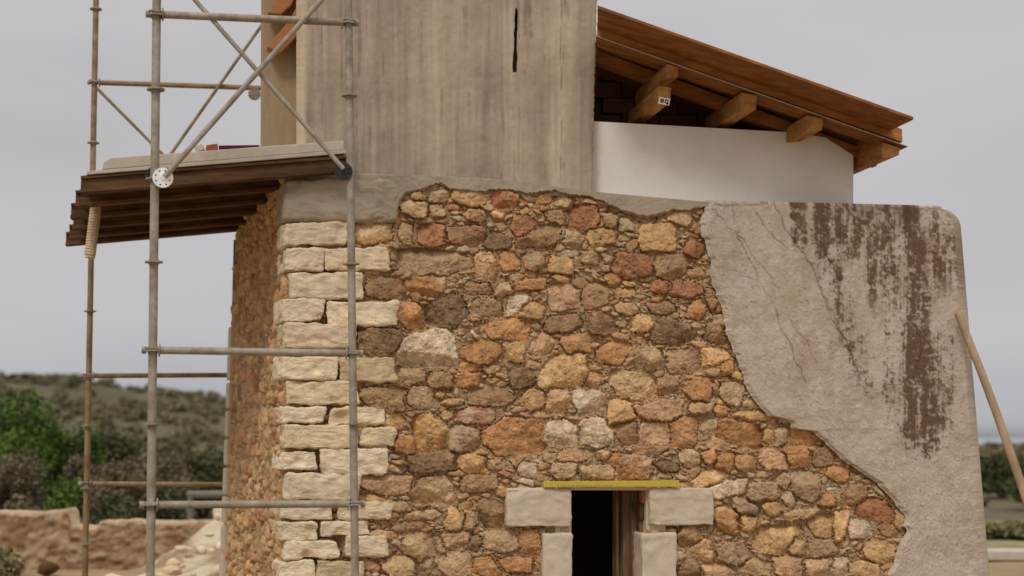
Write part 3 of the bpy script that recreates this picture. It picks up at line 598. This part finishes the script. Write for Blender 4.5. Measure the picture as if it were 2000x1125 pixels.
# canopy on the left: six joists, deck and slab
J0, J1 = at(157, 378, -.12), at(690, 335.5, -.12); Jt = at(152, 344, -.12)[2]-J0[2]
can = MB()
top0 = J0+Zv*Jt; topd = J1-J0
for k, Ls in enumerate((0, .53, 1.05, 1.54, 2.04, 2.44)):
    off = SD*Ls; b = MB(); Lk = (J1-J0)*(1.0 if k == 0 else .86)
    s0 = J0+off-U*(.015*((k*7) % 3)); q = s0+Lk; fl = .024
    for (z0, z1, w0, w1) in ((0, fl, -.03, .06), (fl, Jt-.02, .0, .03), (Jt-.02, Jt, -.02, .05)):
        P_ = [s0+Zv*z1+N*w0, q+Zv*z1+N*w0, q+Zv*z0+N*w0, s0+Zv*z0+N*w0]; b.prism(P_, N*(w1-w0))
    b.build('canopy_joist', M['joist'], bld, bevel=.003)
a0 = at(170, 334, -.15); a1 = at(676, 292.5, -.15)
b = MB(); b.prism([a0, a1, a1-Zv*.024, a0-Zv*.024], SD*2.75); b.build('canopy_deck', M['slab'], bld, bevel=.005)
b = MB(); c0 = at(216, 308, -.13); c1 = at(672, 274, -.13); c2 = at(672, 293, -.13); c3 = at(200, 331, -.13); c4 = at(203, 316, -.13)
b.prism([c0, c1, c2, c3, c4], SD*.22); b.build('canopy_kerb', M['slab'], bld, bevel=.008)
b = MB(); w0 = A+SD*.25+Zv*3.30; 

# doorway: blocks, lintel, reveal, old door leaf
dcol = None
for (x0, y0, x1, y1) in ((990,954,1116,1029), (1269,953,1394,1026), (1061,1042,1119,1200), (1254,1042,1322,1200), (1056,1206,1118,1366), (1254,1206,1325,1366)):
    block('dressed_block', x0, y0, x1, y1, -.075, .36, M['dressed'], bld, rad=.012, rough=.005, jit=1.2, n=30, seed=2)
b = MB(); b.prism([at(1100,952.5,-.045), at(1275,952,-.045), at(1275,957.5,-.045), at(1100,957.5,-.045)], N*.4); b.build('lintel', M['dressed'], bld)
b = MB(); b.prism([at(1262,957,-.02), at(1300,957,-.02), at(1300,1366,-.02), at(1262,1366,-.02)], N*.42)
b.prism([at(1085,957,-.03), at(1116,957,-.03), at(1116,1366,-.03), at(1085,1366,-.03)], N*.40); b.build('door_reveal', M['dressed'], bld)
leaf = pbox([(1199,958),(1216,958),(1216,1366),(1199,1366)], .30, .34, 'door_leaf', M['door'], bld)
for (x0, x1, d0) in ((1203,1209,.27), (1217,1231,.20), (1234,1244,.12)):
    pbox([(x0,957),(x1,957),(x1,1366),(x0,1366)], d0, d0+.05, 'door_board', M['door'], leaf, bevel=.003)
pbox([(1236,980),(1243,979),(1244,998),(1237,998)], .09, .12, 'door_latch', M['black'], leaf)
pbox([(1250,984),(1263,983),(1263,1015),(1250,1015)], .02, .1, 'packing_block', M['joist'], bld, bevel=.003)
pbox([(1251,1016),(1263,1016),(1263,1366),(1251,1366)], .05, .1, 'door_post', M['door'], bld, bevel=.003)
pbox([(1254,958),(1262,958),(1262,983),(1254,983)], .01, .08, 'foam_filler', M['orange'], bld, bevel=.003)

# ------------------------------------------------------------------ yellow level on the lintel
b = MB(); b.prism([at(1062,940,-.10), at(1327,938.5,-.10), at(1327,950.5,-.10), at(1062,952,-.10)], N*.03)
yl = b.build('spirit_level', M['yellow'], bevel=.003); tag(yl, 'thin yellow level bar lying above the dark doorway', 'level')
b = MB()
for i in range(22):
    x = 1090+i*5; b.prism([at(x,947,-.1015), at(x+1.2,947,-.1015), at(x+1.2,950.5,-.1015), at(x,950.5,-.1015)], N*.001)
b.build('scale_mark', M['door'], yl)

# ------------------------------------------------------------------ scaffold
SF, SB = -.78, 2.8
sc0 = at(300, 900, SF); sc0[2] = 0
scf = empty('scaffold', sc0, 'dusty galvanised tube scaffold with cross braces in front of the building corner', 'scaffold')
def disc(b, c, ax, r, th, n=24, mi=0, holes=0, mh=1):
    ax = np.array(ax, float); ax /= np.linalg.norm(ax); c = np.array(c)
    b.tube(c-ax*th/2, c+ax*th/2, r, n=n, mi=mi)
    if holes:
        e = np.cross(ax, [0, 0, 1.0]); e /= np.linalg.norm(e); g = np.cross(ax, e)
        for i in range(holes):
            w = 2*math.pi*(i+.4)/holes; p = c+(e*math.cos(w)+g*math.sin(w))*r*.72
            b.tube(p-ax*(th/2+.0015), p+ax*(th/2+.0015), r*.085, n=8, mi=mh)
def standard(x0, x1, ybot, d, ros, r, m):
    p, q = at(x0, -70, d), at(x1, 1125, d); dr = (q-p)/(q[2]-p[2]); bot = q+dr*(0-q[2]) if ybot is None else q
    b = MB(); b.tube(p, bot, r, n=20); o = b.build('standard', m, scf, smooth=True)
    pts = []
    for y in ros:
        t = at(x0+(x1-x0)*(y+70)/1195, y, d); t = p+dr*(t[2]-p[2]); pts.append(t)
        b = MB(); disc(b, t, dr, .053*r/.0242, .009, n=8); b.tube(t-dr*.018/abs(dr[2]), t+dr*.018/abs(dr[2]), r*1.12, n=20); b.build('rosette', M['steel'], o, smooth=True)
    b = MB(); b.prism([bot+np.array([-.08, -.08, .0]), bot+np.array([.08, -.08, 0]), bot+np.array([.08, .08, 0]), bot+np.array([-.08, .08, 0])], (0, 0, .008)); b.build('base_plate', M['steel'], o)
    return p, dr
standard(307, 293.5, None, SF, (31, 175, 350, 512, 685, 828, 985, 1160, 1320), .0255, M['steel'])
standard(679.5, 693.5, None, SF, (46, 187, 516, 690, 828, 985, 1160, 1320), .024, M['steel'])
standard(189, 166, None, SB, (18, 161, 279, 608, 735, 832, 953, 1062), .0245, M['rust'])
standard(541, 548, None, SB, (18, 172, 608, 733, 946), .0245, M['rust'])
def ledger(p0, p1, d, r, m, knobs=True):
    p, q = at(*p0, d), at(*p1, d); e = (q-p)/np.linalg.norm(q-p)
    b = MB(); b.tube(p+e*.03, q-e*.03, r, n=20); o = b.build('ledger', m, scf, smooth=True)
    for c, s in ((p, 1), (q, -1)):
        b = MB(); k = c+e*s*.036; disc(b, k, e, r*1.75, .007)
        b.tube(c+e*s*.03+np.array([0, 0, 0]), c-e*s*.055, .010, n=10)
        cc_ = c-e*s*.052; b.tube(cc_-e*.012, cc_+e*.012, .022, n=14)
        h = c+Zv*.012; b.prism([h+U*.045*-s*1-Zv*.004-N*.034, h+U*.04*s-Zv*.004-N*.034, h+U*.04*s+Zv*.006-N*.034, h+U*.045*-s+Zv*.006-N*.034], N*.02)
        b.build('wedge_head', M['steel'], o, smooth=True)
ledger((306, 28), (680, 44), SF-.0, .0235, M['steel'])
ledger((299, 684), (688, 690), SF, .0225, M['steel'])
ledger((295, 986), (692, 984), SF, .0225, M['steel'])
ledger((186, 161), (541, 173), SB, .023, M['rust'])
ledger((174, 734), (545, 732), SB, .021, M['rust'])
ledger((169, 945), (545, 947), SB, .021, M['rust'])
def brace(p0, p1, d, r, m, plates=()):
    dd_ = d if isinstance(d, tuple) else (d, d)
    b = MB(); b.tube(at(*p0, dd_[0]), at(*p1, dd_[1]), r, n=16); o = b.build('brace', m, scf, smooth=True)
    for (x, y, dp, rr, mm) in plates:
        b = MB(); disc(b, at(x, y, dp), (at(x, y, dp)-CAM), rr, .008, n=36, holes=8); b.tube(at(x+2, y-3, dp-.012), at(x+2, y-3, dp+.004), .02, n=16)
        b.build('brace_plate', [mm, M['hole']], o, smooth=True)
brace((322, 345), (700, -82), (SF-.06, SF-.05), .017, M['steel'], ((318, 347, SF-.05, .060, M['zinc']), (303, 344, SF+.06, .058, M['black'])))
brace((671, 330), (330, -58), (SF-.05, SF+.035), .0145, M['steel'], ((671, 335, SF-.035, .056, M['black']),))
brace((189, 172), (322, 306), (SB-.04, SB-.04), .0135, M['rust'])
brace((330, 306), (560, -20), (SB-.04, SB-.04), .0145, M['rust'], ((497, 184, SB-.07, .055, M['steel']),))
# ribbed sleeve hanging from the joists, on the line of the back standard
b = MB(); s0 = at(187, 408, .62); s1 = at(176, 498, .62)
n_ = 17
for i in range(n_):
    p = s0+(s1-s0)*i/n_; q = s0+(s1-s0)*(i+.92)/n_; b.tube(p, q, .036, .041, n=9)
b.tube(s0+Zv*.05, s1-Zv*.02, .034, n=14)
tag(b.build('ribbed_sleeve', M['sleeve'], None, smooth=True), 'pale ribbed sleeve hanging under the left ends of the canopy joists', 'sleeve')

# ------------------------------------------------------------------ timber pole leaning on the right
p0 = at(1872, 612, -.16); rb = dep(2060, 1125, 8.9); dr = rb-p0; p1 = p0+dr*(p0[2]/(-dr[2]))
b = MB(); n_ = 14
for i in range(n_):
    t0, t1 = i/n_, (i+1)/n_; wb = lambda t: np.array([math.sin(t*7)*.012, math.cos(t*5)*.01, 0])
    b.tube(p0+(p1-p0)*t0+wb(t0), p0+(p1-p0)*t1+wb(t1), .027+.007*t0, .027+.007*t1, n=16, caps=i in (0, n_-1))
tag(b.build('timber_pole', M['pole'], smooth=True), 'bare round timber pole leaning against the stained rendered corner', 'pole')

# ------------------------------------------------------------------ things on the canopy
b = MB(); b.prism([at(380,286,.12), at(395,281,.12), at(400,291,.12), at(384,297,.12)], N*.09); tag(b.build('brick_piece', M['slab'], bevel=.005), 'small pale tile fragment left of the orange brick on the canopy', 'brick')
b = MB(); b.prism([at(403,283,.12), at(425,280,.12), at(426,293,.12), at(401,296,.12)], N*.1); tag(b.build('brick_piece', M['brick'], bevel=.006), 'broken orange brick on the canopy beside the dark red bar', 'brick')
b = MB(); b.prism([at(427,284,.16), at(506,283,.16), at(507,287,.16), at(427,290,.16)], N*.04); tag(b.build('steel_bar', mat('dark red primer', tuple(lin(90,35,28)), var=.2), bevel=.002), 'thin dark red bar lying on the canopy slab', 'bar')

# ------------------------------------------------------------------ background: ruined wall, heap, pillar, gate, shrubs
Dw = 17.0
prof = [(-500, 1004), (-60, 1000), (0, 999), (60, 1001), (110, 997), (130, 993), (136, 1000), (139, 1026), (165, 1029), (188, 1029), (196, 1018), (250, 1016), (330, 1019), (414, 1019), (470, 1020), (700, 1022)]
xs_ = np.arange(-500, 700, 3.0); yt = np.interp(xs_, [p[0] for p in prof], [p[1] for p in prof])+(fbm(xs_*.08, xs_*0, 131, 3)-.5)*5
rows = []; cw = []
tp_ = dep(xs_, yt, Dw); rows.append(tp_+np.array([0, .35, 0])); rows.append(tp_+np.array([0, .02, .0]))
tz = tp_[:, 2]
for k in range(1, 26):
    f_ = k/25; q = tp_.copy(); q[:, 2] = tz*(1-f_)-.1*f_; nn = fbm(xs_*.05, np.full_like(xs_, k*.5), 133, 4); q[:, 1] -= .10*f_+(nn-.5)*.16; rows.append(q)
V = np.stack(rows); nn = fbm(np.repeat(xs_[None], 27, 0)*.03, np.arange(27)[:, None]*.3+0*xs_[None], 134, 5)
c1_, c2_ = lin(156,132,104)*1.25, lin(134,104,76)*1.25; cw = c1_+(c2_-c1_)*smooth((nn-.4)/.2)[..., None]; cw[:3] = lin(172,150,122)*1.3; cw[1:3] *= .95
tag(mk('ruined_wall', V.reshape(-1, 3), gridf(27, len(xs_))[:, ::-1], mat('sandy rubble wall', attr=True, var=.25, scale=5, bump=.7, bscale=14, bdist=.05), col=cw.reshape(-1, 3)),
    'low sandy ruined garden wall with a notch, behind the scaffold', 'wall')
# heap of pale boulders
def boulder_mesh(c, r, R):
    bm = bmesh.new(); bmesh.ops.create_icosphere(bm, subdivisions=2, radius=1); s = np.array([R.uniform(.8, 1.3), R.uniform(.8, 1.2), R.uniform(.55, .85)])*r; o = R.random()*90
    V = []; 
    for v in bm.verts:
        n_ = mnoise.fractal(Vector((v.co.x*1.1+o, v.co.y*1.1, v.co.z*1.1)), .8, 2, 3); k = 1+.3*n_; V.append(np.array(v.co)*s*k+c)
    Fs = [[v.index for v in f.verts] for f in bm.faces]; bm.free(); return V, Fs
mm_ = np.linspace(190, 700, 70); ridge = np.interp(mm_, [190, 260, 300, 370, 410, 450, 700], [1135, 1112, 1095, 1050, 1012, 998, 985]); rw = []; rp = dep(mm_, ridge+4, 15.9)
back = rp.copy(); back[:, 1] += 1.2; back[:, 2] = -.05; rw.append(back)
for k in range(40):
    f_ = k/39; q = rp.copy(); q[:, 1] = 15.9-2.6*f_; q[:, 0] = rp[:, 0]-f_*.1; q[:, 2] = (rp[:, 2]+.05)*(1-f_)**1.0-.05
    q[:, 2] += (fbm(q[:, 0]*3.2, q[:, 1]*3.2, 151, 4)-.5)*.22*math.sin(min(1, f_*4+.15)*math.pi/2)*(1-f_); rw.append(q)
V = np.stack(rw); nn = fbm(V[..., 0]*2.5, V[..., 1]*4, 152, 4); e1_, e2_ = lin(188,172,148)*1.2, lin(150,128,98)*1.1; cw = e1_+(e2_-e1_)*smooth((nn-.45)/.15)[..., None]
tag(mk('earth_bank', V.reshape(-1, 3), gridf(41, 70)[:, ::-1], mat('pale rubble earth', attr=True, var=.2, scale=6, bump=.7, bscale=18, bdist=.04), col=cw.reshape(-1, 3)), kind='structure')
hb = MB(); R4 = random.Random(21)
for i in range(160):
    X = R4.uniform(210, 640); yl_ = np.interp(X, [210, 300, 370, 410, 450, 640], [1122, 1095, 1052, 1010, 995, 980]); dpt = R4.uniform(13.6, 15.8); t_ = R4.random()
    Yp = yl_+(1175-yl_)*t_+6; c = dep(X, Yp, dpt); 
    if c[2] < -.1: c[2] = R4.uniform(-.05, .08)
    V, Fs = boulder_mesh(c, R4.uniform(.03, .09), R4); hb.add(V, Fs)
tag(hb.build('boulder_heap', mat('pale boulders', tuple(lin(192,178,156)*1.6), rgb2=tuple(lin(170,150,122)*1.5), var=.25, scale=4, bump=.5, bscale=20, bdist=.03), smooth=True), 'heap of pale rocks sloping up to the building\'s far corner', 'rocks', kind='stuff')
block('stone_pillar', 416, 992, 462, 1200, 0, .5, M['dressed'], None, n=16, rad=.03, rough=.01)
o = COL.objects['stone_pillar']; o.data.transform(Matrix.Scale(1, 4))
mw = np.array([v.co for v in o.data.vertices]); tgt = CAM+(mw-CAM)*1.95; 
for v, t in zip(o.data.vertices, tgt): v.co = t
tag(o, 'short whitish masonry pillar at the end of the ruined garden wall', 'pillar')
b = MB(); g = lambda x, y: dep(x, y, 18.6)
b.tube(g(366, 966), g(520, 966), .055, n=8); 

ge = empty('metal_gate', g(440, 1090), 'blurred grey metal gate frame between ruined wall and building', 'gate')
mg = mat('grey gate metal', tuple(lin(120,116,104)), var=.1)
b.build('top_rail', mg, ge, smooth=True); 
for gx_ in (372, 515):
    gt = MB(); gt.tube(g(gx_, 966), g(gx_, 1100), .05, n=8); gt.build('gate_post', mg, ge, smooth=True)
# dark clod in the foreground left
V, Fs = boulder_mesh(dep(92, 1110, 16.0), .11, random.Random(5)); b = MB(); b.add(V, Fs); tag(b.build('rock', M['brickd'], smooth=True), 'single dark brown rock in front of the ruined wall', 'rock')

def leafmat(n, c1, c2):
    return mat(n, tuple(c1), rgb2=tuple(c2), var=.35, scale=5, bump=0, rough=.8)
LM = dict(bright=leafmat('bright green leaves', lin(88,110,44)*1.15, lin(64,84,34)*1.0), olive=leafmat('grey olive leaves', lin(118,108,86)*1.2, lin(96,90,66)*1.1),
          darkg=leafmat('dark green leaves', lin(82,84,54)*1.1, lin(66,70,42)*1.0), dryl=leafmat('dry yellow stems', lin(140,128,90)*1.0, lin(112,104,70)*.9), hill=leafmat('hillside scrub', lin(112,104,80)*1.5, lin(98,94,68)*1.4))
bark = mat('bark', tuple(lin(100,82,62)), var=.3)
def leaves(c, rx, ry, rz, n, ls, R, lumps=14):
    cen = [np.array([R.uniform(-.62, .62), R.uniform(-.62, .62), R.uniform(-.5, .62)]) for _ in range(lumps)]; rr = [R.uniform(.26, .46) for _ in cen]
    g_ = np.random.default_rng(R.randrange(10**6)); k = g_.integers(lumps, size=n); cn = np.array(cen)[k]; rr_ = np.array(rr)[k][:, None]
    dv = g_.normal(size=(n, 3)); dv /= np.linalg.norm(dv, axis=1, keepdims=True); p = cn+dv*rr_*g_.uniform(.45, 1.08, (n, 1))
    p = c+p*np.array([rx, ry, rz])
    a = g_.normal(size=(n, 3)); a /= np.linalg.norm(a, axis=1, keepdims=True); b_ = np.cross(a, g_.normal(size=(n, 3))); b_ /= np.linalg.norm(b_, axis=1, keepdims=True)
    s = ls*g_.uniform(.5, 1.3, (n, 1)); p = p.reshape(n, 3)
    return np.stack([p-a*s, p+b_*s*.45, p+a*s, p-b_*s*.45], 1).reshape(-1, 3)
def shrub(name, X, ytop, ybot, wpx, depth, m, label, cat, group=None, n=5000, ls=.05, seed=1):
    R = random.Random(seed); top = dep(X, ytop, depth); wid = wpx*depth/F/2; zt = top[2]; gz_ = float(terr(np.array([top[0]]), np.array([depth]))[0]); zb = max(dep(X, ybot, depth)[2], gz_)
    rz = (zt-zb)/2; c = np.array([top[0], depth, (zt+zb)/2])
    e = empty(name, (c[0], c[1], gz_), label, cat, group)
    V = leaves(c, wid, wid*.9, rz, n, ls, R); mk('foliage', V, np.arange(len(V)).reshape(-1, 4), m, e, smooth=False)
    b = MB()
    for i in range(6):
        w = i*1.05; q = c+np.array([math.cos(w)*wid*.5, math.sin(w)*wid*.5, rz*.35]); b.tube(np.array([c[0]+math.cos(w)*.05, c[1]+math.sin(w)*.05, gz_-.05]), q, .035, .012, n=7)
    b.build('stem', bark, e, smooth=True)
G1 = 'shrubs behind the ruined wall'
shrub('green_bush', 30, 748, 1050, 290, 24, LM['bright'], 'tall bright green bush at the far left behind the ruined wall', 'bush', G1, 12000, .055, 1)
shrub('green_bush', 122, 800, 1050, 150, 24.5, LM['bright'], 'bright green bush just right of the tallest bush, lower and narrower', 'bush', G1, 6000, .055, 2)
shrub('grey_bush', 20, 880, 1060, 170, 20, LM['olive'], 'grey olive bush at the left edge in front of the green bush', 'bush', G1, 8000, .045, 3)
shrub('green_bush', 130, 930, 1050, 80, 19.5, LM['bright'], 'small vivid green bush right above the notch in the ruined wall', 'bush', G1, 3500, .045, 4)
shrub('grey_bush', 205, 875, 1060, 170, 22, LM['olive'], 'rounded grey bush between the back and front scaffold uprights', 'bush', G1, 8000, .045, 5)
shrub('dark_bush', 215, 830, 1060, 190, 28, LM['darkg'], 'dark green bush behind the rounded grey bush', 'bush', G1, 7000, .06, 6)
shrub('grey_bush', 330, 880, 1060, 200, 24, LM['olive'], 'wide grey bush right of the front scaffold upright', 'bush', G1, 8000, .05, 7)
shrub('dark_bush', 400, 872, 1060, 200, 28, LM['darkg'], 'dark green bush next to the building\'s far corner', 'bush', G1, 7000, .06, 8)
shrub('dark_bush', 290, 935, 1060, 230, 19.5, LM['darkg'], 'low dark bush right behind the ruined wall above the boulder heap', 'bush', G1, 6000, .045, 9)
shrub('dark_bush', 36, 732, 765, 50, 120, LM['darkg'], 'lone dark bush on the ridge of the hill', 'bush', None, 1500, .25, 10)
G2 = 'bushes right of the building'
shrub('dark_bush', 1955, 880, 1030, 150, 36, LM['darkg'], 'dark bush directly right of the rendered wall', 'bush', G2, 7000, .07, 11)
shrub('dark_bush', 2050, 900, 1060, 170, 30, LM['darkg'], 'dark bush at the right frame edge beyond the leaning pole', 'bush', G2, 6000, .07, 12)
shrub('dry_bush', 1960, 1020, 1090, 150, 22, LM['dryl'], 'pale dry grassy bush low behind the whitish kerb on the right', 'bush', G2, 5000, .06, 13)
# scattered scrub on the slopes
R5 = random.Random(31); vs = []
for i in range(1000):
    y = R5.uniform(32, 150)**1.0; X = R5.uniform(-900, 640) if R5.random() < .85 else R5.uniform(1850, 2200); x = (X-1000)/F*y; z = float(terr(np.array([x]), np.array([y]))[0]); s = R5.uniform(.25, .8)*(.6+y/120)
    vs.append(leaves(np.array([x, y, z+s*.3]), s, s, s*.55, 170, .1+y*.0012, R5, 6))
V = np.concatenate(vs); tag(mk('hillside_scrub', V, np.arange(len(V)).reshape(-1, 4), LM['hill'], smooth=False), 'low grey green scrub covering the hillside', 'scrub', kind='stuff')
vs = [leaves(np.array([dep(R5.uniform(-80, 25), 1100, d_)[0], d_, .12]), .25, .25, .25, 220, .05, R5, 5) for d_ in [R5.uniform(14, 16.6) for _ in range(12)]]
V = np.concatenate(vs); tag(mk('dry_weeds', V, np.arange(len(V)).reshape(-1, 4), LM['dryl'], smooth=False), 'dry yellowish weeds at the foot of the ruined wall', 'weeds', kind='stuff')
# whitish kerb and brown bank on the right
b = MB(); k0 = dep(1850, 1076, 18); k1 = dep(2300, 1078, 18); b.prism([k0, k1, k1-Zv*.13, k0-Zv*.13], (0, .5, 0)); tag(b.build('low_kerb', M['slab'], bevel=.02), 'long whitish kerb behind the building on the right', 'kerb')
